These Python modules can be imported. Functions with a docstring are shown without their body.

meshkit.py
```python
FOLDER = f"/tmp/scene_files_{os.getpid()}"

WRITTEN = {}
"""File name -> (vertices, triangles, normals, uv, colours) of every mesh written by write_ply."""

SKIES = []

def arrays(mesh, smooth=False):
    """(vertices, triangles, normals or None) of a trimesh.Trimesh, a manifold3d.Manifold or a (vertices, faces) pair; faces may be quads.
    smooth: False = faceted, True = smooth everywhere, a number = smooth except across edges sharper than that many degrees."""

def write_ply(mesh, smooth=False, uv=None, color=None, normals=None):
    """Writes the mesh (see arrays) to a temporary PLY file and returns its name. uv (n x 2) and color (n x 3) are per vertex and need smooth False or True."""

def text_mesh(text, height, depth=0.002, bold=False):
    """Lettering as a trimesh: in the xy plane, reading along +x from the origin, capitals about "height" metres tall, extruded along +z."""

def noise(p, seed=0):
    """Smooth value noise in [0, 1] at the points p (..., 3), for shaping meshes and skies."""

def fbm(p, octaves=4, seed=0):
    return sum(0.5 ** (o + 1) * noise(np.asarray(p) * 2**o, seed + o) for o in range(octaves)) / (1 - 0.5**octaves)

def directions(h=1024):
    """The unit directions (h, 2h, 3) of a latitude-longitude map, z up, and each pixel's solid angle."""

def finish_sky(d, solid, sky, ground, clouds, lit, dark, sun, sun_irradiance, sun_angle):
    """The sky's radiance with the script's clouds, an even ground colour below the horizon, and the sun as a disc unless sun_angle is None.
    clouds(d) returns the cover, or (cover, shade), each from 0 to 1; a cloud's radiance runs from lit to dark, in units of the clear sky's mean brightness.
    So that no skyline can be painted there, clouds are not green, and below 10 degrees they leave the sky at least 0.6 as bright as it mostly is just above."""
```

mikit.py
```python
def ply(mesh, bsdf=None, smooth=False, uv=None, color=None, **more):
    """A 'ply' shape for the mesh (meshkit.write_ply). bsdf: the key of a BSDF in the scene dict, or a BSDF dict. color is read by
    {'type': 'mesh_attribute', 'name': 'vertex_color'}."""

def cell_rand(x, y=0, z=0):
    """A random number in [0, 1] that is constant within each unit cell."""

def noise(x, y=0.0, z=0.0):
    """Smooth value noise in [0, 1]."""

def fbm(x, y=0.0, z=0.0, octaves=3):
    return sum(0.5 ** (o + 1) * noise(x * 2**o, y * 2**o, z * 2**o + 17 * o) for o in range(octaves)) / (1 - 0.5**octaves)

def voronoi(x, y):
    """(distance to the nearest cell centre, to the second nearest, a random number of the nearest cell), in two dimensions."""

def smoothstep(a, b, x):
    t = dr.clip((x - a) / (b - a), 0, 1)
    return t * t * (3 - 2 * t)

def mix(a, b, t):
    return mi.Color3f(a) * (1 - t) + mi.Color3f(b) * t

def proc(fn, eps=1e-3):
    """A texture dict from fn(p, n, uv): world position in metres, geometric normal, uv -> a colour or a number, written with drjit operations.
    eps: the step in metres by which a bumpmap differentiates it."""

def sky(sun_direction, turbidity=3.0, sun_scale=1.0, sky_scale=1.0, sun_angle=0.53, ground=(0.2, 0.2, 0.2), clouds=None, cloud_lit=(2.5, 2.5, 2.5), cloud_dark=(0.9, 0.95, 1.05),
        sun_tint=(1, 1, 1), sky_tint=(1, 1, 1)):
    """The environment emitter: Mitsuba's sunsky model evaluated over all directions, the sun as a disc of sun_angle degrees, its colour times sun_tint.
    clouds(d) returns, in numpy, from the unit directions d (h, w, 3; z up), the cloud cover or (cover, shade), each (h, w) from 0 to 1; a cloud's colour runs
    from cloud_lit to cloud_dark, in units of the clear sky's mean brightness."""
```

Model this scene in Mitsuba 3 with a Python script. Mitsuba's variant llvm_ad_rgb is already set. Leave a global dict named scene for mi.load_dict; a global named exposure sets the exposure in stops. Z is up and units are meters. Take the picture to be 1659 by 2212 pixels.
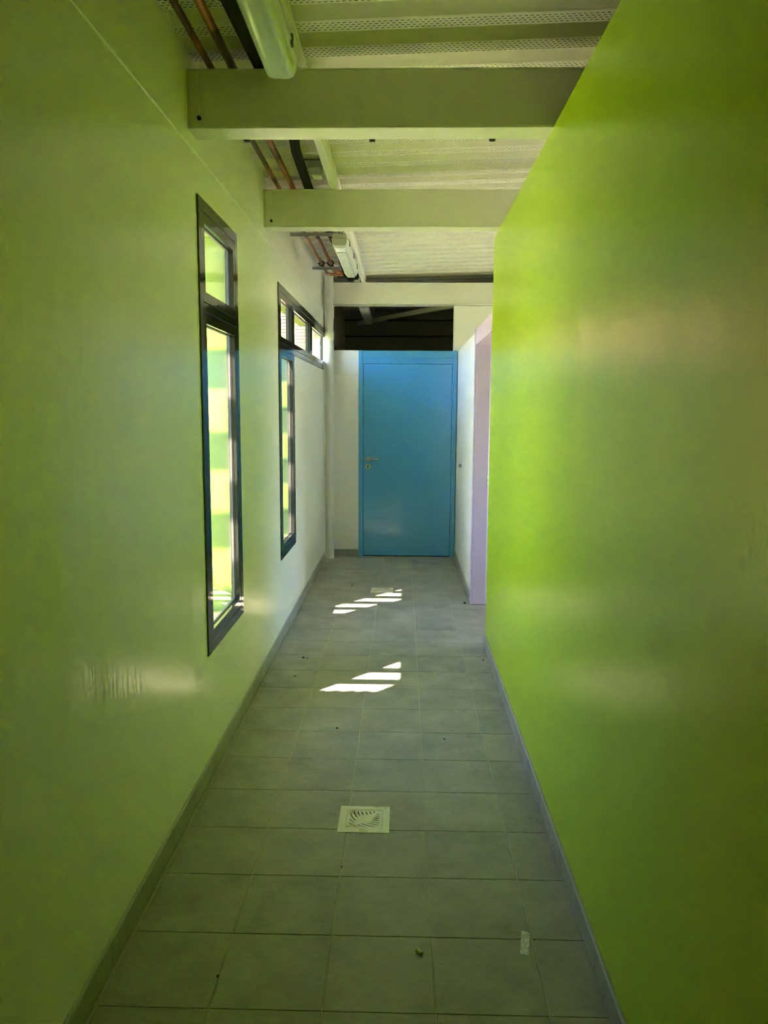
import math, random
import numpy as np, trimesh, manifold3d as m3, shapely
import drjit as dr
import mitsuba as mi
import mikit, meshkit
from shapely.geometry import Polygon, box as sbox, LineString

rng = random.Random(7)
T = mi.ScalarTransform4f
scene, labels = {}, {}

# ---------------------------------------------------------------- camera, sky, sun, exposure
exposure = 5.12
EYE = np.array([0.0, 0.0, 1.586])
RIGHT, DOWN, FWD = (np.array(v) for v in ([0.9996782, 0.0248066, 0.0053048], [0.0085097, -0.1309314, -0.9913549], [-0.0238975, 0.9910810, -0.1311004]))
FOCAL = 1689.13
scene['camera'] = {'type': 'perspective', 'fov_axis': 'x', 'fov': math.degrees(2 * math.atan(1659 / 2 / FOCAL)), 'near_clip': 0.05, 'far_clip': 200.0,
                   'to_world': T().look_at(origin=EYE.tolist(), target=(EYE + FWD).tolist(), up=(-DOWN).tolist())}
SUN = np.array([-0.438, -0.505, 1.0])
scene['sky'] = mikit.sky(SUN.tolist(), turbidity=3.2, sun_scale=2.2, sky_scale=1.6, ground=(0.28, 0.28, 0.2), sky_tint=(0.95, 1.0, 1.15), sun_tint=(1.02, 1.0, 1.0))

# ---------------------------------------------------------------- materials
def rgb(*c): return {'type': 'rgb', 'value': list(c)}
def P(key, color, rough=0.5, spec=0.5, bump=None, scale=1.0, two=True, **kw):
    c = color if isinstance(color, dict) else rgb(*color)
    d = {'type': 'principled', 'base_color': c, 'roughness': rough, 'specular': spec, **kw}
    if bump is not None:
        d = {'type': 'bumpmap', 'arbitrary': {**bump}, 'scale': scale, 'bsdf': d}
    scene[key] = {'type': 'twosided', 'bsdf': d} if two else d
    return key
noise, fbm, mix, sstep = mikit.noise, mikit.fbm, mikit.mix, mikit.smoothstep

roller = mikit.proc(lambda p, n, uv: 0.0005 * noise(p.x * 260, p.y * 260, p.z * 260) + 0.004 * noise(p.x * 5, p.y * 5, p.z * 1.2), eps=2e-3)
brushed = mikit.proc(lambda p, n, uv: 0.0006 * noise(p.x * 60, p.y * 110, p.z * 9) + 0.0005 * noise(p.x * 30, p.y * 47, p.z * 5) + 0.003 * noise(p.x * 4, p.y * 7, p.z * 1.1), eps=2e-3)
P('green_paint', (0.41, 0.56, 0.002), 0.25, 0.24, roller)
P('white_paint', (0.78, 0.77, 0.67), 0.23, 0.5, brushed)
P('white_wall', (0.86, 0.85, 0.78), 0.45, 0.4)
P('ledge_paint', (0.80, 0.79, 0.70), 0.35, 0.5)
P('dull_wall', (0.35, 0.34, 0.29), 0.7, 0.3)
P('cream_steel', (0.80, 0.78, 0.68), 0.45, 0.4)
P('cream_deck', (0.82, 0.79, 0.68), 0.5, 0.4)

def perforated(p, n, uv):
    u = p.y / 0.0165
    row = dr.floor(u)
    fx = p.x / 0.021 + 0.5 * (row - 2 * dr.floor(row / 2)) 
    fx = fx - dr.floor(fx)
    fy = u - row
    hole = (sstep(0.0, 0.06, fx) * (1 - sstep(0.52, 0.58, fx))) * (sstep(0.30, 0.38, fy) * (1 - sstep(0.62, 0.70, fy)))
    return mix([0.82, 0.79, 0.68], [0.05, 0.05, 0.045], hole)
P('perforated_deck', mikit.proc(perforated), 0.5, 0.4)

def tile_fn(a, b):
    def f(p, n, uv):
        k = fbm(p.x * 9, p.y * 9, p.z * 9, 4)
        s = noise(p.x * 30, p.y * 150, 3.0) * 0.5 + noise(p.x * 90, p.y * 90, 1.0) * 0.5
        dust = sstep(0.55, 0.8, fbm(p.x * 2.3 + 5, p.y * 1.9, 2.0, 3))
        c = mix(a, b, dr.clip(0.7 * k + 0.35 * s - 0.1, 0, 1))
        return mix(c, [0.46, 0.45, 0.38], dust * 0.28)
    return f
tilebump = mikit.proc(lambda p, n, uv: 0.0006 * fbm(p.x * 45, p.y * 60, p.z * 45, 3), eps=2e-3)
P('tile_a', mikit.proc(tile_fn([0.215, 0.212, 0.172], [0.41, 0.40, 0.335])), 0.42, 0.5, tilebump)
P('tile_b', mikit.proc(tile_fn([0.195, 0.196, 0.163], [0.385, 0.38, 0.325])), 0.40, 0.5, tilebump)
P('tile_c', mikit.proc(tile_fn([0.225, 0.218, 0.175], [0.43, 0.415, 0.345])), 0.44, 0.5, tilebump)
P('grout', (0.44, 0.42, 0.32), 0.9, 0.2)
P('caulk', (0.42, 0.42, 0.38), 0.6, 0.3)
P('anthracite', (0.020, 0.021, 0.019), 0.06, 0.55)
P('gasket', (0.012, 0.012, 0.012), 0.5, 0.4)
P('spacer', (0.10, 0.105, 0.10), 0.45, 0.5)
P('blue_paint', (0.08, 0.375, 0.66), 0.16, 0.9, clearcoat=0.8, clearcoat_gloss=0.96)
P('pink_paint', (0.67, 0.53, 0.72), 0.35, 0.5)
P('steel', (0.62, 0.61, 0.57), 0.28, 0.5, metallic=1.0)
P('zinc', (0.42, 0.43, 0.42), 0.42, 0.5, metallic=0.9)
P('black_rubber', (0.012, 0.012, 0.012), 0.75, 0.2)
P('dark_metal', (0.02, 0.02, 0.02), 0.5, 0.4)
P('copper', mikit.proc(lambda p, n, uv: mix([0.62, 0.26, 0.13], [0.16, 0.10, 0.055], sstep(0.42, 0.7, fbm(p.x * 9, p.y * 6, p.z * 9, 3)))), 0.33, 0.5, metallic=1.0)
P('pvc', (0.74, 0.73, 0.66), 0.35, 0.5)
P('drain_plastic', mikit.proc(lambda p, n, uv: mix([0.76, 0.73, 0.58], [0.48, 0.37, 0.22], sstep(0.55, 0.85, fbm(p.x * 22, p.y * 22, 1.0, 3)))), 0.5, 0.4)
P('lamp_body', (0.60, 0.60, 0.56), 0.45, 0.4)
P('lamp_cover', (0.74, 0.77, 0.75), 0.2, 0.6)
P('lamp_prism', mikit.proc(lambda p, n, uv: mix([0.38, 0.40, 0.39], [0.62, 0.64, 0.60], noise(p.x * 160, p.y * 90, p.z * 160))), 0.18, 0.7)
P('lime_render', (0.26, 0.36, 0.06), 0.7, 0.3)
P('wood', mikit.proc(lambda p, n, uv: mix([0.62, 0.36, 0.22], [0.76, 0.50, 0.33], noise(p.x * 1.5, p.y, p.z * 24))), 0.7, 0.3)
P('lawn', mikit.proc(lambda p, n, uv: mix([0.16, 0.26, 0.06], [0.28, 0.34, 0.13], fbm(p.x * 1.3, p.y * 1.3, 0.0, 4))), 0.95, 0.1)
P('gravel', (0.31, 0.30, 0.27), 0.9, 0.2)
P('outer_wall', (0.62, 0.62, 0.56), 0.8, 0.2)
P('roofing', (0.30, 0.30, 0.29), 0.8, 0.2)
P('paper', mikit.proc(lambda p, n, uv: mix([0.68, 0.67, 0.58], [0.86, 0.85, 0.78], noise(p.x * 200, p.y * 200, 0.0))), 0.8, 0.2)
P('plug_plastic', (0.62, 0.60, 0.22), 0.5, 0.4)
P('crumb', (0.05, 0.045, 0.03), 0.8, 0.2)
P('crumb_pale', (0.48, 0.45, 0.30), 0.8, 0.2)
scene['glass'] = {'type': 'thindielectric', 'int_ior': 1.5}

# ---------------------------------------------------------------- helpers
def bx(x0, x1, y0, y1, z0, z1, b=0.0):
    lo, hi = np.array([min(x0, x1), min(y0, y1), min(z0, z1)]), np.array([max(x0, x1), max(y0, y1), max(z0, z1)])
    if b <= 0:
        m = trimesh.creation.box(hi - lo); m.apply_translation((lo + hi) / 2); return m
    b = min(b, 0.45 * (hi - lo).min())
    pts = []
    for ix in (0, 1):
        for iy in (0, 1):
            for iz in (0, 1):
                c = np.where([ix, iy, iz], hi, lo); s = np.where([ix, iy, iz], -b, b)
                for k in range(3):
                    p = c + s; p[k] = c[k]; pts.append(p)
    return trimesh.Trimesh(np.array(pts)).convex_hull
def cat(*ms): return trimesh.util.concatenate([m for m in ms])
def man(m): return m3.Manifold(m3.Mesh(np.asarray(m.vertices, np.float32), np.asarray(m.faces, np.uint32)))
def tri(M):
    m = M.to_mesh(); return trimesh.Trimesh(m.vert_properties[:, :3], m.tri_verts, process=False)
def cut(m, *holes):
    a = man(m)
    for h in holes: a = a - man(h)
    return tri(a)
def tube(pts, r, n=16, cap=True):
    pts = np.asarray(pts, float)
    d = np.gradient(pts, axis=0); d /= np.linalg.norm(d, axis=1, keepdims=True)
    up = np.array([0, 0, 1.0]) if abs(d[0][2]) < 0.9 else np.array([1.0, 0, 0])
    V = []
    a = np.cross(d[0], up)
    for i in range(len(pts)):
        a = a - d[i] * (a @ d[i]); a /= np.linalg.norm(a); b = np.cross(d[i], a)
        t = np.arange(n) * 2 * np.pi / n
        rr = r[i] if np.ndim(r) else r
        V.append(pts[i] + rr * (np.cos(t)[:, None] * a + np.sin(t)[:, None] * b))
    V = np.vstack(V); F = []
    for i in range(len(pts) - 1):
        for j in range(n):
            p, q_ = i * n + j, i * n + (j + 1) % n
            F += [[p, q_, q_ + n], [p, q_ + n, p + n]]
    if cap:
        V = np.vstack([V, pts[0], pts[-1]]); c0, c1 = len(V) - 2, len(V) - 1
        for j in range(n):
            F.append([c0, (j + 1) % n, j]); F.append([c1, (len(pts) - 1) * n + j, (len(pts) - 1) * n + (j + 1) % n])
    m = trimesh.Trimesh(V, F, process=False); m.fix_normals(); return m
def lathe(profile, n=28):
    return trimesh.creation.revolve(np.array(profile, float), sections=n)
def cyl(r, h, c, axis='z', n=20):
    m = trimesh.creation.cylinder(radius=r, height=h, sections=n)
    if axis == 'y': m.apply_transform(trimesh.transformations.rotation_matrix(np.pi / 2, [1, 0, 0]))
    if axis == 'x': m.apply_transform(trimesh.transformations.rotation_matrix(np.pi / 2, [0, 1, 0]))
    m.apply_translation(c); return m
def numbered(key):
    if key not in scene and key not in labels and not any(k.startswith(key + '__') for k in scene): return key
    i = 1
    while f'{key}_{i:03d}' in scene or f'{key}_{i:03d}' in labels or any(k.startswith(f'{key}_{i:03d}__') for k in scene): i += 1
    return f'{key}_{i:03d}'
counts = {}
def part(parent, name, mesh, mat, smooth=False, label=None, kind=None):
    base = parent + '__' + name
    i = counts.get(base, 0); counts[base] = i + 1
    key = base if i == 0 else f'{base}_{i:03d}'
    scene[key] = mesh if isinstance(mesh, dict) else mikit.ply(mesh, mat, smooth=smooth)
    if label or kind: labels[key] = {k: v for k, v in (('label', label), ('kind', kind)) if v}
    return key
def thing(name, label, category=None, group=None, kind=None, mesh=None, mat=None, smooth=False):
    key = numbered(name)
    labels[key] = {'label': label}
    if category: labels[key]['category'] = category
    if group: labels[key]['group'] = group
    if kind: labels[key]['kind'] = kind
    if mesh is not None: scene[key] = mikit.ply(mesh, mat, smooth=smooth)
    return key
def struct(name, label, mesh=None, mat=None, category=None, smooth=False):
    return thing(name, label, category, None, 'structure', mesh, mat, smooth)

# ---------------------------------------------------------------- main dimensions (metres, camera eye above the origin, y into the corridor)
XL, XR, D = -0.826, 0.5645, 8.329
XO = -1.03                  # outer face of the left wall
YB = -2.6                   # wall behind the viewer
LEDGE = 2.585               # left wall steps back above this
GTOP, GEND = 2.66, 5.15     # lime wall
PTOP = 2.19                 # white partitions and doors
X0, S, Y0 = 0.0984, 0.3019, 1.878   # floor tile grid
def deck_z(x): return 2.955 + 0.03 * (x + 0.41)

W1 = dict(y0=3.205, y1=3.935, z0=0.533, z1=2.425)
W2 = dict(y0=5.21, y1=8.29, z0=0.557, z1=2.40, yt=5.935, zc=1.975)

# ---------------------------------------------------------------- floor
slab = bx(-1.06, 3.6, YB - 0.1, 12.0, -0.25, -0.0018)
struct('floor', 'grey square-tiled floor of the corridor', slab, 'grout', 'floor')
drain_holes = [sbox(-0.200, 2.797, -0.078, 2.920), sbox(-0.237, 6.667, -0.115, 6.790)]
region = sbox(XL + 0.003, YB, XR - 0.002, D - 0.004).union(sbox(XR - 0.01, 5.16, 1.62, 6.29))
JOINT = 0.0035
def prism(poly, z0, z1, bev=0.0012):
    """polygon extruded with a slightly pulled-in top edge"""
    m = trimesh.creation.extrude_polygon(poly, z1 - z0, engine='earcut'); m.apply_translation([0, 0, z0]); return m
def tile_mesh(poly):
    if len(poly.interiors) == 0 and len(poly.exterior.coords) == 5:
        a, b, c, d = poly.bounds
        e = 0.0012
        v = np.array([[a, b, -.004], [c, b, -.004], [c, d, -.004], [a, d, -.004], [a, b, -e], [c, b, -e], [c, d, -e], [a, d, -e],
                      [a + e, b + e, 0], [c - e, b + e, 0], [c - e, d - e, 0], [a + e, d - e, 0]])
        q4 = [[0, 1, 5, 4], [1, 2, 6, 5], [2, 3, 7, 6], [3, 0, 4, 7], [4, 5, 9, 8], [5, 6, 10, 9], [6, 7, 11, 10], [7, 4, 8, 11], [8, 9, 10, 11]]
        return trimesh.Trimesh(v, [t for f in q4 for t in ((f[0], f[1], f[2]), (f[0], f[2], f[3]))], process=False)
    return prism(poly, -0.004, 0.0)
far_tiles = []
for m in range(-15, 23):
    for n in range(-4, 6):
        cell = sbox(X0 + n * S + JOINT / 2, Y0 + m * S + JOINT / 2, X0 + (n + 1) * S - JOINT / 2, Y0 + (m + 1) * S - JOINT / 2).intersection(region)
        for h in drain_holes: cell = cell.difference(h)
        if cell.is_empty: continue
        for g in getattr(cell, 'geoms', [cell]):
            if g.area < 2e-4: continue
            t = tile_mesh(g)
            if Y0 + (m + 1) * S < 1.1:
                far_tiles.append(t)        # behind the viewer's feet
            else:
                part('floor', 'tile', t, rng.choice(['tile_a', 'tile_a', 'tile_b', 'tile_c']))
part('floor', 'tile_field', cat(*far_tiles), 'tile_a', kind='stuff')

# ---------------------------------------------------------------- left wall with its two windows
lw = bx(XO, XL, YB - 0.1, 12.0, 0.0, LEDGE)
holes = [bx(XO - .1, XL + .1, W1['y0'] + .004, W1['y1'] - .004, W1['z0'] + .004, W1['z1'] - .004),
         bx(XO - .1, XL + .1, W2['y0'] + .004, W2['yt'] - .004, W2['z0'] + .004, W2['zc'] + .1),
         bx(XO - .1, XL + .1, W2['y0'] + .004, W2['y1'] - .004, W2['zc'] + .004, W2['z1'] - .004),
         bx(XO - .1, -0.93, 7.85, 12.1, -.1, 4.0)]
wall_left = struct('wall_left', 'long white plastered wall with windows, left side of the corridor', cut(lw, *holes), 'white_paint', 'wall')
up = cut(bx(XO, XL - 0.016, YB - 0.1, 12.0, LEDGE - 0.001, 3.1), bx(XO - .1, -0.93, 7.85, 12.1, -.1, 4.0))
part(wall_left, 'upper_band', up, 'white_paint')
part(wall_left, 'ledge', bx(XL - 0.016, XL + 0.004, YB - 0.1, D, LEDGE - 0.012, LEDGE + 0.004, 0.0035), 'ledge_paint')

def ring(y0, y1, z0, z1, w, x0, x1, b=0.002, ws=None):
    """picture-frame in the y-z plane; w is the face width (left, right, bottom, top)"""
    l, r, bo, t = ws or (w, w, w, w)
    parts = [bx(x0, x1, y0, y0 + l, z0, z1, b), bx(x0, x1, y1 - r, y1, z0, z1, b), bx(x0, x1, y0 + l - b, y1 - r + b, z0, z0 + bo, b), bx(x0, x1, y0 + l - b, y1 - r + b, z1 - t, z1, b)]
    return cat(*parts)
def glazing(win, y0, y1, z0, z1, w=0.040):
    """a casement in the opening of the outer frame: sash, black gasket, bright spacer, two panes"""
    g = 0.0018
    part(win, 'sash', ring(y0 + g, y1 - g, z0 + g, z1 - g, w + .002, XL - 0.032, XL + 0.0062, 0.0012), 'anthracite')
    iy0, iy1, iz0, iz1 = y0 + g + w, y1 - g - w, z0 + g + w, z1 - g - w
    part(win, 'gasket', ring(iy0 - .001, iy1 + .001, iz0 - .001, iz1 + .001, 0.0055, XL - 0.016, XL - 0.010, 0.001), 'gasket')
    part(win, 'spacer', ring(iy0, iy1, iz0, iz1, 0.007, XL - 0.0275, XL - 0.0175, 0.0), 'spacer')
    for x in (XL - 0.0168, XL - 0.028):
        v = np.array([[x, iy0 - .001, iz0 - .001], [x, iy1 + .001, iz0 - .001], [x, iy1 + .001, iz1 + .001], [x, iy0 - .001, iz1 + .001]])
        part(win, 'pane', trimesh.Trimesh(v, [[0, 1, 2], [0, 2, 3]], process=False), 'glass')
def reveal(win, y0, y1, z0, z1, xi, name='reveal', sides='lrbt', near=0.012):
    t = 0.012
    ms = []
    if 'l' in sides: ms.append(bx(XO, xi, y0, y0 + near, z0, z1))
    if 'r' in sides: ms.append(bx(XO if y1 < 7 else -0.93, xi, y1 - t, y1, z0, z1))
    if 'b' in sides: ms.append(bx(XO - 0.03, xi, y0, y1, z0, z0 + t))
    if 't' in sides: ms.append(bx(XO, xi, y0, min(y1, 7.85), z1 - t, z1))
    part(win, name, cat(*ms), 'lime_render')

w1 = struct('window_1', 'narrow tall dark-framed window with a transom light, nearer one on the left wall', None, None, 'window')
FR = 0.050
part(w1, 'frame', cat(ring(W1['y0'], W1['y1'], W1['z0'], W1['z1'], FR, XL - 0.045, XL + 0.007), bx(XL - 0.045, XL + 0.007, W1['y0'] + FR, W1['y1'] - FR, 1.975, 2.015, .002)), 'anthracite')
glazing(w1, W1['y0'] + FR, W1['y1'] - FR, W1['z0'] + FR, 1.975)
glazing(w1, W1['y0'] + FR, W1['y1'] - FR, 2.015, W1['z1'] - FR)
reveal(w1, W1['y0'] + .004, W1['y1'] - .004, W1['z0'] + .004, W1['z1'] - .004, XL - 0.045)

w2 = struct('window_2', 'dark-framed L-shaped window, tall pane with a clerestory strip running on to the white pipe', None, None, 'window')
y0, y1, yt, z0, z1, zc = (W2[k] for k in ('y0', 'y1', 'yt', 'z0', 'z1', 'zc'))
fx0, fx1 = XL - 0.045, XL + 0.007
part(w2, 'frame', cat(bx(fx0, fx1, y0, y0 + FR, z0, z1, .002), bx(fx0, fx1, y0, y1, z1 - FR, z1, .002), bx(fx0, fx1, y1 - FR, y1, zc, z1, .002), bx(fx0, fx1, y0, yt, z0, z0 + FR, .002),
                      bx(fx0, fx1, yt - FR, yt, z0, zc + .04, .002), bx(fx0, fx1, y0, y1, zc, zc + .042, .002), bx(fx0, fx1, 5.855, 5.90, zc, z1, .002), bx(fx0, fx1, 7.005, 7.045, zc, z1, .002)), 'anthracite')
glazing(w2, y0 + FR, yt - FR, z0 + FR, zc)
for a, b in ((y0 + FR, 5.855), (5.90, 7.005), (7.045, y1 - FR)): glazing(w2, a, b, zc + .042, z1 - FR)
reveal(w2, y0 + .004, yt - .004, z0 + .004, zc + .02, fx0, sides='lrb', near=.06)
reveal(w2, y0 + .004, y1 - .004, zc + .004, z1 - .004, fx0, sides='lrt')
part(w2, 'reveal', bx(XO - 0.03, fx0, yt, 7.85, zc + .004, zc + .016), 'lime_render')

# ---------------------------------------------------------------- right side: lime wall, white partition with the pink doorway, rooms behind
struct('wall_right', 'lime green painted wall along the right side of the corridor', bx(XR, XR + 0.10, YB - 0.1, GEND, 0.0, GTOP, 0.003), 'green_paint', 'wall')
DO0, DO1 = 5.19, 6.25      # doorway
ws = cat(bx(XR + .001, XR + 0.12, DO1 + .03, D + .02, 0, PTOP, 0.002), bx(XR + .008, XR + .12, GEND + .001, DO0 - .02, 0, 2.08))
wall_side = struct('wall_side', 'white partition between the pink doorway and the blue door', ws, 'white_wall', 'wall')
d2 = struct('door_2', 'pink painted steel door frame in the white partition, door removed from view', None, None, 'doorway')
def jamb(ya, yb, s):
    # reveal face, rebate nearer the room, face trim on the corridor side
    return cat(*([bx(XR - 0.010, XR + 0.004, ya, yb, 0, 2.10, .003)] if s > 0 else []), bx(XR + (.0 if s > 0 else .006), XR + 0.122, ya, yb, 0, 2.10, .009), bx(XR + 0.122, XR + 0.14, ya + (0.016 if s > 0 else 0), yb - (0 if s > 0 else .016), 0, 2.10, .003))
part(d2, 'jamb', jamb(DO1, DO1 + .045, 1), 'pink_paint')
part(d2, 'jamb', jamb(DO0 - .035, DO0, -1), 'pink_paint')
part(d2, 'lintel', cat(bx(XR - 0.004, XR + .105, GEND + .004, DO1 + .045, 2.085, 2.115, .003)), 'pink_paint')
part(d2, 'header_panel', bx(XR - 0.002, XR + .09, GEND + .004, DO1 + .03, 2.112, PTOP + .015, .003), 'pink_paint')
part(d2, 'header_trim', bx(XR - 0.010, XR + .02, DO1 + .012, DO1 + .045, 2.098, PTOP + .02, .003), 'pink_paint')
part(d2, 'strike', cat(bx(XR + 0.098, XR + 0.112, DO1 - .004, DO1 + .010, 0.98, 1.06, .002), cyl(.009, .03, (XR + .106, DO1 - .012, 1.025), 'y', 14)), 'steel', smooth=40, label='small bright latch keep on the pink jamb')

struct('wall_front', 'white upright wall beside the dark opening above the door', bx(0.517, 3.6, D + .03, D + .13, 0, 2.652, .004), 'white_wall', 'wall')
struct('wall_rear', 'white end wall behind the viewer', bx(XO, 3.6, YB - .1, YB, 0, 3.1), 'white_wall', 'wall')
struct('wall_cross', 'white cross wall between the two side rooms', bx(XR + .10, 3.5, 3.55, 3.65, 0, 3.1), 'white_wall', 'wall')
struct('wall_outer', 'white outer wall of the side room with a wide window', cut(bx(3.5, 3.7, YB, 12.0, 0, 3.2), bx(3.4, 3.8, 5.3, 7.0, 0.55, 1.70)), 'white_wall', 'wall')
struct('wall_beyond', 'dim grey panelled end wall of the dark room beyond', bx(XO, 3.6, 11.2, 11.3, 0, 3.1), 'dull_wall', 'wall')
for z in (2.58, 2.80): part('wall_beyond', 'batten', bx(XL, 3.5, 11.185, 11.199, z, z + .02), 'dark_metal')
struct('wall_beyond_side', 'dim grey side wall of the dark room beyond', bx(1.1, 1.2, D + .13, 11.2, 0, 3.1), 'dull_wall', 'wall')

# ---------------------------------------------------------------- blue door in the end partition
XP = -0.474
end = struct('wall_end', 'narrow white panel wall left of the blue door', bx(XL, XP, D, D + .09, 0, 1.945, .003), 'white_wall', 'wall')
part(end, 'upper_panel', bx(XL, XP, D, D + .09, 1.958, PTOP, .003), 'white_wall')
part(end, 'joint_strip', bx(XL, XP, D - .006, D + .05, 1.936, 1.966, .003), 'white_wall')
door = struct('door_1', 'closed blue steel door with blue frame at the end of the corridor', None, None, 'door')
L0, L1, LT = -0.424, 0.506, 2.050
part(door, 'frame', cat(bx(XP, -0.436, D - .012, D + .09, 0, PTOP, .003), bx(-0.44, L0 - .003, D - .004, D + .09, 0, LT + .004, .002),
                        bx(0.522, 0.556, D - .012, D + .09, 0, PTOP, .003), bx(L1 + .003, 0.526, D - .004, D + .09, 0, LT + .004, .002),
                        bx(-0.44, 0.526, D - .004, D + .09, LT + .003, LT + .028, .002)), 'blue_paint')
part(door, 'header_panel', bx(-0.437, 0.524, D + .001, D + .08, LT + .026, PTOP - .002, .003), 'blue_paint')
part(door, 'frame_bead', cat(bx(-0.437, 0.524, D - .009, D + .01, LT + .058, LT + .070, .003), bx(-0.437, -0.429, D - .009, D + .01, 0, LT + .07, .002), bx(0.516, 0.524, D - .009, D + .01, 0, LT + .07, .002)), 'blue_paint')
leaf = part(door, 'leaf', bx(L0, L1, D, D + .04, 0.010, LT, .002), 'blue_paint')
part(door, 'gap_seal', bx(L0 - .004, L1 + .004, D + .012, D + .07, 0.0, LT + .004), 'gasket')
for za, zb in ((1.853, 1.767), (1.690, 1.598), (1.052, 0.963), (0.229, 0.149)):
    part(door, 'hinge', cat(cyl(.009, za - zb, (L1 + .004, D - .010, (za + zb) / 2), 'z', 14), bx(L1 - .002, L1 + .026, D - .010, D, zb + .004, za - .004, .001)), 'blue_paint', smooth=30)
hx, hz = -0.374, 1.052
han = part(door, 'handle', cat(cyl(.026, .008, (hx, D - .004, hz), 'y', 28), cyl(.010, .05, (hx, D - .028, hz), 'y', 16)), 'steel', smooth=40, label='brushed steel lever handle on a round rose')
part(han, 'lever', tube([(hx, D - .040, hz), (hx + .008, D - .050, hz), (hx + .03, D - .053, hz), (hx + .10, D - .053, hz + .001), (hx + .112, D - .050, hz + .002)], 0.0085, 14), 'steel', smooth=50)
kz = 0.972
kh = part(door, 'keyhole_rose', cyl(.026, .008, (hx, D - .004, kz), 'y', 28), 'steel', smooth=40, label='round steel keyhole rose')
part(kh, 'keyhole', cat(cyl(.0075, .003, (hx, D - .0085, kz + .007), 'y', 16), bx(hx - .0045, hx + .0045, D - .010, D - .007, kz - .016, kz + .007)), 'black_rubber')

# ---------------------------------------------------------------- skirting tiles, each a piece
def skirting(name, label, x0, x1, ya, yb, phase, h, mat):
    k = struct(name, label, None, None, 'baseboard')
    y = ya; first = True
    i = math.ceil((ya - phase) / S)
    cuts = [ya] + [phase + j * S for j in range(i, i + 200) if ya + .03 < phase + j * S < yb - .03] + [yb]
    for a, b in zip(cuts, cuts[1:]):
        part(k, 'tile', bx(x0, x1, a + .001, b - .001, 0.001, h + rng.uniform(-.0015, .0015), .0015), rng.choice(mat))
    return k
bl = skirting('baseboard_left', 'grey tile skirting along the left wall', XL - .001, XL + .011, YB, 8.08, 2.02, 0.078, ['tile_a', 'tile_b'])
br = skirting('baseboard_right', 'grey tile skirting with a pale joint under the lime wall', XR - .011, XR + .001, YB, GEND - .003, 2.035, 0.078, ['tile_a', 'tile_b'])
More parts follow.
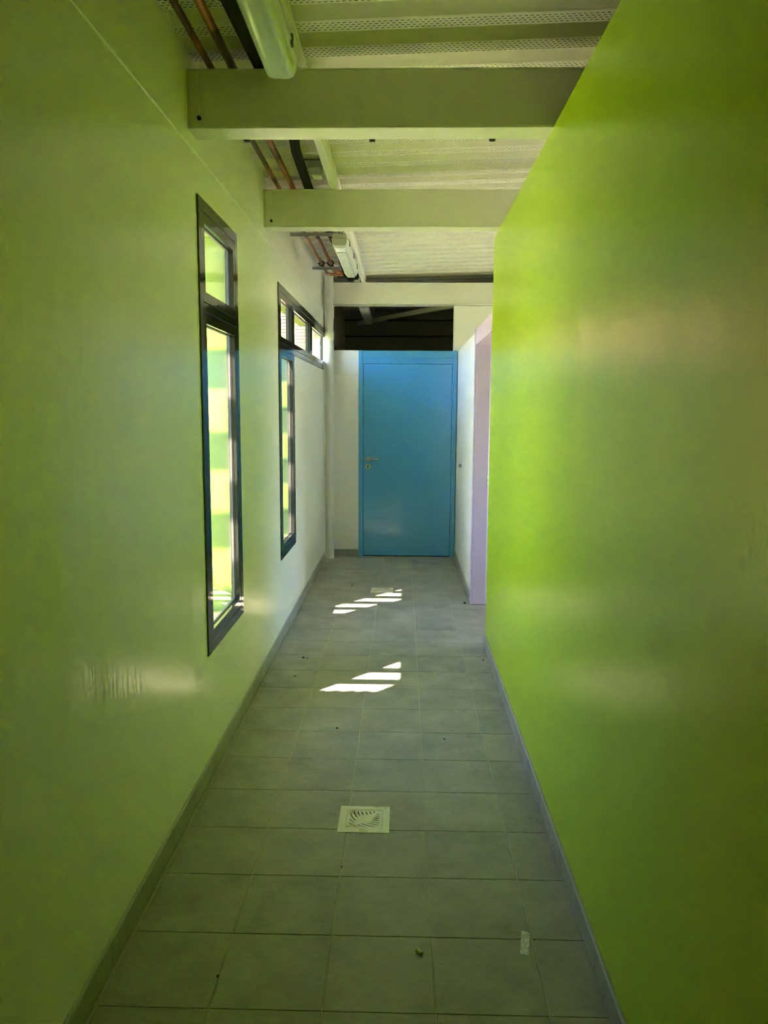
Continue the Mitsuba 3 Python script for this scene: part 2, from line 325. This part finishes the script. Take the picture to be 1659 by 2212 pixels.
part(br, 'joint_line', bx(XR - .0095, XR + .001, YB, GEND - .003, 0.0765, 0.083, .002), 'caulk')
part(bl, 'joint_line', bx(XL - .001, XL + .0085, YB, 8.08, 0.0765, 0.0815, .002), 'caulk')
bs = skirting('baseboard_side', 'grey tile skirting under the white partition', XR - .011, XR + .001, DO1 + .06, D - .014, 6.40, 0.078, ['tile_a', 'tile_c'])
part(bs, 'joint_line', bx(XR - .0095, XR + .001, DO1 + .06, D - .014, 0.0765, 0.083, .002), 'caulk')
be = struct('baseboard_end', 'dark grey tile skirting left of the blue door', None, None, 'baseboard')
part(be, 'tile', bx(XL + .012, XL + .20, D - .011, D + .001, 0.001, 0.076, .0015), 'tile_b')
part(be, 'tile', bx(XL + .202, XP - .003, D - .011, D + .001, 0.001, 0.076, .0015), 'tile_b')

# ---------------------------------------------------------------- ceiling: trapezoidal steel deck, one flange and web set per rib
ceil = struct('ceiling', 'cream corrugated steel roof deck with perforated ribs', None, None, 'ceiling')
def strip(pts, xa, xb):
    """sheet along x through the (y, dz) points"""
    V, F = [], []
    for (y, dz) in pts:
        V += [[xa, y, deck_z(xa) + dz], [xb, y, deck_z(xb) + dz]]
    for i in range(len(pts) - 1):
        F += [[2 * i, 2 * i + 1, 2 * i + 3], [2 * i, 2 * i + 3, 2 * i + 2]]
    return trimesh.Trimesh(V, F, process=False)
PITCH, FL, H = 0.205, 0.090, 0.042
yy = 3.036 - FL / 2 - 28 * PITCH
for n in range(70):
    a = yy + n * PITCH
    if a > 11.3: break
    xa, xb = XL - 0.016, 3.6
    part(ceil, 'perforated_flange', strip([(a + .006, 0), (a + FL - .006, 0)], xa, xb), 'perforated_deck')
    part(ceil, 'rib', strip([(a + FL - .006, 0), (a + FL, .002), (a + FL + .022, H - .002), (a + FL + .026, H), (a + PITCH - .034, H), (a + PITCH - .030, H - .002), (a + PITCH - .0, .002), (a + PITCH + .006, 0)], xa, xb), 'cream_deck')
struct('roof', 'flat roof sheet above the deck', bx(-1.3, 3.8, YB - .2, 11.4, 3.14, 3.2), 'roofing', 'roof')

# ---------------------------------------------------------------- beams
def beam(y, wid, label, x1=3.5, z0=2.655, z1=2.872, dots=()):
    b = thing('ceiling_beam', label, 'beam', 'cream steel beams across the corridor')
    t = 0.009
    part(b, 'web', bx(XL - .016, x1, y, y + .010, z0 + .004, z1 - .002, .001), 'cream_steel')
    part(b, 'lower_flange', bx(XL - .016, x1, y - .002, y + wid, z0, z0 + t, .002), 'cream_steel')
    part(b, 'upper_flange', bx(XL - .016, x1, y - .002, y + wid, z1 - t, z1, .002), 'cream_steel')
    part(b, 'end_plate', bx(XL, XL + .030, y - .008, y + .004, z0 + .012, z1 - .012, .001), 'cream_steel')
    part(b, 'bolt', cyl(.008, .010, (XL + .030, y - .010, z0 + .035), 'y', 18), 'dark_metal')
    for x in dots:
        part(b, 'clip', bx(x - .012, x + .012, y + wid - .006, y + wid + .012, z0 - .006, z0 + .012, .002), 'dark_metal')
    return b
beam(3.172, .130, 'wide cream steel beam nearest the viewer, below the big lamp end', dots=(-0.64, -0.135, 0.345))
beam(4.830, .110, 'second cream steel beam, halfway along the corridor')
beam(8.283, .200, 'farthest cream steel beam, above the blue door')
pl = thing('purlin', 'slim cream steel purlin running lengthwise under the roof deck', 'purlin')
part(pl, 'body', bx(-0.447, -0.408, YB, 11.0, 2.8725, 2.953, .003), 'cream_steel')
part(pl, 'lip', bx(-0.408, -0.400, YB, 11.0, 2.944, 2.953, .001), 'cream_steel')

# ---------------------------------------------------------------- pipes on the beams
def straight(x, z, ya, yb): return [(x, y, z) for y in np.linspace(ya, yb, 40)]
cp = thing('copper_pipe', 'copper pipe nearest the left wall, lying over the beams', 'pipe')
part(cp, 'tube', tube(straight(-0.757, 2.892, YB, 7.78), .0125, 16), 'copper', smooth=50)
part(cp, 'elbow', tube([(-0.757, 7.76, 2.892), (-0.757, 7.83, 2.892), (-0.748, 7.855, 2.89), (-0.72, 7.87, 2.885), (-0.60, 7.87, 2.88)], .014, 14), 'copper', smooth=50)
cp2 = thing('copper_pipe', 'thicker copper pipe between the wall-side pipe and the black pipe', 'pipe')
part(cp2, 'tube', tube(straight(-0.675, 2.896, YB, 7.72), .016, 16), 'copper', smooth=50)
part(cp2, 'elbow', tube([(-0.675, 7.70, 2.896), (-0.675, 7.76, 2.896), (-0.662, 7.785, 2.893), (-0.622, 7.795, 2.89), (-0.612, 7.80, 2.888)], .018, 14), 'copper', smooth=50)
pts = [(-0.572 + .012 * math.sin(y * 2.1) + (0.02 if 3.5 < y < 4.2 else 0) * math.sin((y - 3.5) / .7 * math.pi), y, 2.899) for y in np.linspace(YB, 7.70, 90)]
bp = thing('insulated_pipe', 'thick pipe in black foam insulation beside the copper pipes', 'pipe', mesh=tube(pts, .026, 16), mat='black_rubber', smooth=50)
vj = thing('valve_cluster', 'black valves and fittings where the pipes end above the far beam', 'valve')
part(vj, 'body', cat(cyl(.045, .16, (-0.54, 8.04, 2.90), 'y', 18), cyl(.03, .09, (-0.505, 8.0, 2.885), 'x', 16), cyl(.05, .03, (-0.54, 7.95, 2.895), 'y', 18)), 'black_rubber', smooth=40)
part(vj, 'valve', cat(cyl(.022, .10, (-0.62, 7.97, 2.885), 'x', 14), bx(-0.64, -0.60, 7.95, 7.99, 2.872, 2.92, .006)), 'dark_metal', smooth=40)
for i, (y, xr) in enumerate(((5.93, -0.515), (7.32, -0.585))):
    s = thing('pipe_support', ('grey slotted rail under the pipes behind the second beam', 'grey slotted rail with two pipe clamps near the far lamp')[i], 'bracket')
    zt = 2.862
    part(s, 'rail', cat(bx(XL - .016, xr, y, y + .028, zt - .004, zt - .001, .001), bx(XL - .016, xr, y, y + .003, zt - .022, zt - .003, .001), bx(XL - .016, xr, y + .025, y + .028, zt - .022, zt - .003, .001)), 'zinc')
    part(s, 'hanger', cyl(.004, 2.955 - zt + .02, (xr - .012, y + .014, (2.953 + zt) / 2), 'z', 8), 'zinc')
    if i == 1:
        for px, pr, pz in ((-0.757, .0125, 2.892), (-0.675, .016, 2.896)):
            t = np.linspace(0, 2 * np.pi, 24)
            part(s, 'clamp', cat(tube(np.c_[px + (pr + .0085) * np.cos(t), 0 * t + y + .012, pz + (pr + .0085) * np.sin(t)], .006, 8, False), bx(px - pr - .024, px - pr - .010, y + .006, y + .018, pz - .003, pz + .003, .001), bx(px + pr + .010, px + pr + .024, y + .006, y + .018, pz - .003, pz + .003, .001), cyl(.004, .03, (px, y + .012, pz - pr - .020), 'z', 8)), 'black_rubber', smooth=50)

# small boxes beside the purlin
jb = thing('junction_box', 'small grey metal box under the deck beside the purlin, before the second beam', 'electrical box')
part(jb, 'body', bx(-0.535, -0.470, 4.50, 4.62, 2.895, 2.948, .003), 'zinc')
part(jb, 'cover', bx(-0.530, -0.475, 4.62, 4.70, 2.89, 2.93, .003), 'cream_steel')
part(jb, 'rod', cyl(.003, .11, (-0.510, 4.47, 2.93), 'x', 8), 'dark_metal')
jb2 = thing('junction_box', 'small cream box on top of the far beam beside the purlin', 'electrical box', mesh=bx(-0.52, -0.465, 8.284, 8.36, 2.8725, 2.915, .003), mat='cream_deck')

# ---------------------------------------------------------------- fluorescent lamps
def lamp(cx, ya, yb, label, zb=2.618, clear=False):
    L = thing('fluorescent_lamp', label, 'lamp', None)
    w, h = 0.053, 0.092
    zt = zb + h
    part(L, 'housing', bx(cx - w + .004, cx + w - .004, ya + .006, yb - .006, zb + .056, zt, .008), 'lamp_body')
    # U-shaped cover: section hulled along y with rounded ends
    prof = [(-w, .058), (-w + .002, .030), (-w + .012, .010), (-w + .028, .001), (0, -.002), (w - .028, .001), (w - .012, .010), (w - .002, .030), (w, .058)]
    pts = []
    for y, s, dz in ((ya, .86, .018), (ya + .012, .97, .004), (ya + .03, 1, 0), (yb - .03, 1, 0), (yb - .012, .97, .004), (yb, .86, .018)):
        pts += [(cx + px * s, y, zb + max(pz, dz)) for px, pz in prof]
    part(L, 'cover', trimesh.Trimesh(np.array(pts)).convex_hull, 'lamp_cover', smooth=35)
    part(L, 'rim', cat(bx(cx - w - .003, cx + w + .003, ya - .002, yb + .002, zb + .054, zb + .062, .003)), 'lamp_body')
    if clear: part(L, 'prismatic_strip', bx(cx - .030, cx + .030, ya + .14, yb - .02, zb - .0045, zb - .001, .001), 'lamp_prism', label='prismatic strip along the cover')
    for y in (ya + .02, yb - .2):
        hz_ = zt
        part(L, 'hook', tube([(cx - .004, y, 2.8715), (cx - .004, y, hz_ + .01), (cx - .002, y - .004, hz_ - .018), (cx + .006, y - .008, hz_ - .024), (cx + .013, y - .008, hz_ - .014), (cx + .014, y - .006, hz_ + .006)], .0028, 8), 'dark_metal', smooth=50)
    for y in np.linspace(ya + .15, yb - .15, 3):
        part(L, 'clip', bx(cx + w - .003, cx + w + .006, y - .012, y + .012, zb + .042, zb + .074, .002), 'spacer')
    return L
lamp(-0.398, 1.36, 2.645, 'long translucent fluorescent lamp nearest the viewer, at the top of the view')
lamp(-0.424, 5.25, 6.40, 'translucent fluorescent lamp hanging on hooks near the far beam', clear=True)
lamp(-0.44, 8.72, 9.95, 'dim fluorescent lamp in the dark room above the blue door')
cn = thing('cable_conduit', 'black cable box hanging behind the far lamp', 'cable box', mesh=bx(-0.53, -0.44, 6.62, 7.05, 2.79, 2.871, .012), mat='black_rubber')

# dark room beyond
br_ = thing('brace_beam', 'slanting cream brace in the dark room above the blue door', 'beam', mesh=None)
def bar(a, b, w, h):
    a, b = np.array(a, float), np.array(b, float)
    d = (b - a) / np.linalg.norm(b - a); s = np.cross(d, [0, 0, 1.]); s /= np.linalg.norm(s); u = np.cross(s, d)
    return trimesh.Trimesh(np.array([p + i * s * w / 2 + j * u * h / 2 for p in (a, b) for i in (-1, 1) for j in (-1, 1)])).convex_hull
part(br_, 'bar', bar((0.62, 8.75, 2.72), (-0.62, 10.9, 2.74), .06, .05), 'cream_steel')
part(br_, 'cross_bar', bar((0.30, 9.25, 2.78), (-0.10, 8.6, 2.80), .05, .05), 'cream_steel')

# ---------------------------------------------------------------- white downpipe in the corner
dp = thing('downpipe', 'white plastic downpipe standing in the far left corner', 'pipe')
px, py = -0.772, 8.190
part(dp, 'tube', tube([(px, py, 0.001), (px, py, 2.0), (px, py, 2.945)], .046, 32), 'pvc', smooth=50)
for za, zb in ((2.28, 2.36), (2.50, 2.62), (2.70, 2.79), (2.20, 2.215)):
    part(dp, 'collar', lathe([(.0455, za), (.0515, za), (.0525, za + .004), (.0525, zb - .004), (.0515, zb), (.0455, zb)], 32).apply_translation([px, py, 0]), 'pvc', smooth=40)
for z in (1.71, 0.375):
    part(dp, 'bracket', cat(lathe([(.0455, z - .010), (.050, z - .010), (.050, z + .010), (.0455, z + .010)], 28).apply_translation([px, py, 0]), bx(XL, px - .04, py - .012, py + .012, z - .008, z + .008, .002), bx(px + .030, px + .042, py - .058, py - .040, z - .010, z + .010, .002)), 'pvc', smooth=40)
part(dp, 'flange_strip', bx(XL, XL + .016, 8.08, 8.10, 0.0, 2.30, .002), 'pvc')
cl = thing('door_closer_bracket', 'small dark bracket beside the downpipe above the white panel', 'bracket', mesh=cat(bx(-0.735, -0.715, 8.36, 8.40, 2.19, 2.25, .003), cyl(.012, .03, (-0.72, 8.37, 2.245), 'x', 12)), mat='dark_metal')
thing('door_stop', 'small dark rubber stop on the white partition', 'door stop', mesh=cat(bx(XR - .010, XR + .002, 7.60, 7.665, 1.018, 1.056, .004), bx(XR - .022, XR - .008, 7.615, 7.65, 1.024, 1.050, .005)), mat='zinc')

# ---------------------------------------------------------------- floor drains
SLOTS = [[-0.183, 2.917, -0.169, 2.872], [-0.167, 2.915, -0.159, 2.886], [-0.152, 2.914, -0.145, 2.892], [-0.137, 2.915, -0.129, 2.894], [-0.121, 2.917, -0.115, 2.901], [-0.105, 2.917, -0.101, 2.909],
         [-0.091, 2.898, -0.082, 2.894], [-0.098, 2.885, -0.082, 2.878], [-0.104, 2.87, -0.082, 2.862], [-0.107, 2.854, -0.082, 2.846], [-0.114, 2.839, -0.081, 2.83], [-0.126, 2.829, -0.082, 2.816],
         [-0.147, 2.825, -0.101, 2.803], [-0.164, 2.818, -0.14, 2.802], [-0.178, 2.81, -0.167, 2.801], [-0.196, 2.83, -0.187, 2.82], [-0.196, 2.856, -0.18, 2.834], [-0.195, 2.896, -0.174, 2.851]]
def floor_drain(cx, cy, label):
    k = thing('floor_drain', label, 'drain', 'square floor drains')
    hw, hi = .098, .0705
    fr = sbox(-hw, -hw, hw, hw).difference(sbox(-hi, -hi, hi, hi))
    frm = prism(fr, -0.001, .0020); frm.apply_translation([cx, cy, 0]); part(k, 'frame', frm, 'drain_plastic')
    g = sbox(-hi + .0015, -hi + .0015, hi - .0015, hi - .0015)
    for a, b, c, d in SLOTS:
        a, c = a + .1395, c + .1395; b, d = b - 2.8585, d - 2.8585
        mx, my = (a + c) / 2, (b + d) / 2; L = math.hypot(c - a, d - b)
        nx, ny = -(d - b) / L, (c - a) / L
        bend = 0.06 * L if a < 0 else 0
        g = g.difference(LineString([(a, b), (mx - nx * bend, my - ny * bend), (c, d)]).buffer(.0024))
    for sx, sy in ((.0595, .0655), (-.0600, -.0600)): g = g.difference(shapely.Point(sx, sy).buffer(.0028))
    gm = prism(g, -0.0015, .0014); gm.apply_translation([cx, cy, 0]); part(k, 'grate', gm, 'drain_plastic')
    part(k, 'sump', cat(bx(cx - .0605, cx + .0605, cy - .0605, cy + .0605, -.0018, -.0014)), 'black_rubber')
floor_drain(-0.139, 2.8585, 'yellowed plastic floor drain with slotted grate nearest the viewer')
floor_drain(-0.176, 6.728, 'pale floor drain by the far stripes of sunlight')

# ---------------------------------------------------------------- litter on the floor
plug = thing('wall_plug', 'small yellow-green plastic wall plug lying on the floor', 'wall plug')
pm = cat(cyl(.0062, .020, (0, 0, 0), 'x', 14), cyl(.0068, .003, (-.0095, 0, 0), 'x', 14), cyl(.0035, .0215, (0.001, 0, 0), 'x', 10))
pm.apply_transform(trimesh.transformations.rotation_matrix(-0.95, [0, 0, 1])); pm.apply_translation([0.0605, 2.107, .0066])
part(plug, 'body', pm, 'plug_plastic', smooth=40)
r2 = random.Random(3)
cen = LineString([(0.387, 2.216), (0.3675, 2.112)]).buffer(.0125, cap_style=2)
for i in range(110):
    t = r2.random(); x = .387 + (0.3675 - .387) * t + r2.uniform(-.0125, .0125); y = 2.216 + (2.112 - 2.216) * t
    cen = cen.difference(shapely.affinity.rotate(shapely.affinity.scale(shapely.Point(x, y).buffer(.0016, 3), r2.uniform(.5, 1.6), r2.uniform(.5, 1.2)), r2.uniform(0, 180)))
pieces = [g for g in getattr(cen, 'geoms', [cen]) if g.area > 3e-6]
thing('paper_residue', 'torn strip of white sticker residue on the near floor', 'paper scrap', mesh=cat(*[prism(g, .0, .0009) for g in pieces]), mat='paper')
def crumb(x, y, s, mat, label):
    m = trimesh.creation.icosphere(2, 1.0)
    m.vertices *= (0.7 + 0.6 * meshkit.noise(m.vertices * 1.7 + x * 50)[:, None]) * np.array([s, s * .7, s * .5])
    m.apply_transform(trimesh.transformations.rotation_matrix(x * 40, [0, 0, 1])); m.apply_translation([x, y, -m.bounds[0][2] + .0003])
    thing('floor_crumb', label, 'crumb', mesh=m, mat=mat, smooth=40)
for x, y, s, mat, lab in ((.515, 6.285, .014, 'crumb', 'dark crumb on the floor by the pink door frame'), (-.628, 4.822, .009, 'crumb', 'dark speck on the floor near the left skirting, beyond the near window'),
                          (-.60, 4.82, .006, 'crumb', 'smaller dark speck right of the speck by the left skirting'), (-.635, 4.481, .010, 'crumb_pale', 'pale crumb by the left skirting beside the near window'),
                          (-.319, 3.724, .006, 'crumb', 'dark speck on the floor between the near drain and the sun stripe'), (-.33, 3.99, .006, 'crumb_pale', 'pale yellowish speck on the floor below the sun stripe'),
                          (.211, 3.611, .006, 'crumb', 'tiny dark speck on the middle right of the floor'), (.52, 4.823, .007, 'crumb', 'dark speck near the end of the lime wall'),
                          (-.509, 1.996, .005, 'crumb', 'dark speck on the dim near-left floor'), (-.202, 2.535, .004, 'crumb', 'tiny speck just in front of the near drain'), (-.45, 6.9, .008, 'crumb', 'dark speck on the far floor left of the far drain')):
    crumb(x, y, s, mat, lab)

# ---------------------------------------------------------------- outdoors, left of the building
thing('lawn', 'sunlit grass outside the windows', 'lawn', kind='structure', mesh=bx(-40, XO, -30, 40, -.3, -.06), mat='lawn')
thing('gravel_strip', 'pale gravel path along the outer wall', 'path', kind='structure', mesh=bx(-2.9, XO, -12, 25, -.1, -.03), mat='gravel')
can = thing('sun_canopy', 'slatted sunshade over the windows outside', 'sunshade')
for y in [2.933 + .205 * k for k in range(5)] + [3.885] + [4.617 + .195 * k for k in range(-3, 17)]:
    part(can, 'slat', bx(-1.95, XO - .02, y - .045, y + .045, 2.90, 2.93, .003), 'cream_steel')
part(can, 'side_rail', bx(-2.00, -1.95, 2.7, 8.0, 2.86, 2.97, .003), 'cream_steel')
xs = np.linspace(-1.95, XO - .02, 70)
wave = 2.915 + .018 * np.sin(xs / .083 * 2 * np.pi)
V = np.array([[x, y, z + dz] for dz in (-.002, .002) for y in (-1.0, 2.785) for x, z in zip(xs, wave)])
n_ = len(xs); F = []
for i in range(n_ - 1):
    for a, b in ((0, 1), (3, 2)):
        F += [[a * n_ + i, a * n_ + i + 1, b * n_ + i + 1], [a * n_ + i, b * n_ + i + 1, b * n_ + i]]
part(can, 'corrugated_sheet', trimesh.Trimesh(V, F, process=False), 'cream_steel')
for y in (2.8, 7.9): part(can, 'post', bx(-2.00, -1.94, y, y + .06, -.03, 2.87, .004), 'cream_steel')
tb = thing('timber_building', 'building clad in reddish timber boards outside the clerestory', 'building')
part(tb, 'core', bx(-7.5, -1.2, 13.05, 16, -.1, 5.0), 'outer_wall')
for i in range(96):
    part(tb, 'board', bx(-7.5, -1.2, 13.0, 13.049, i * .052, i * .052 + .046, .003), 'wood')
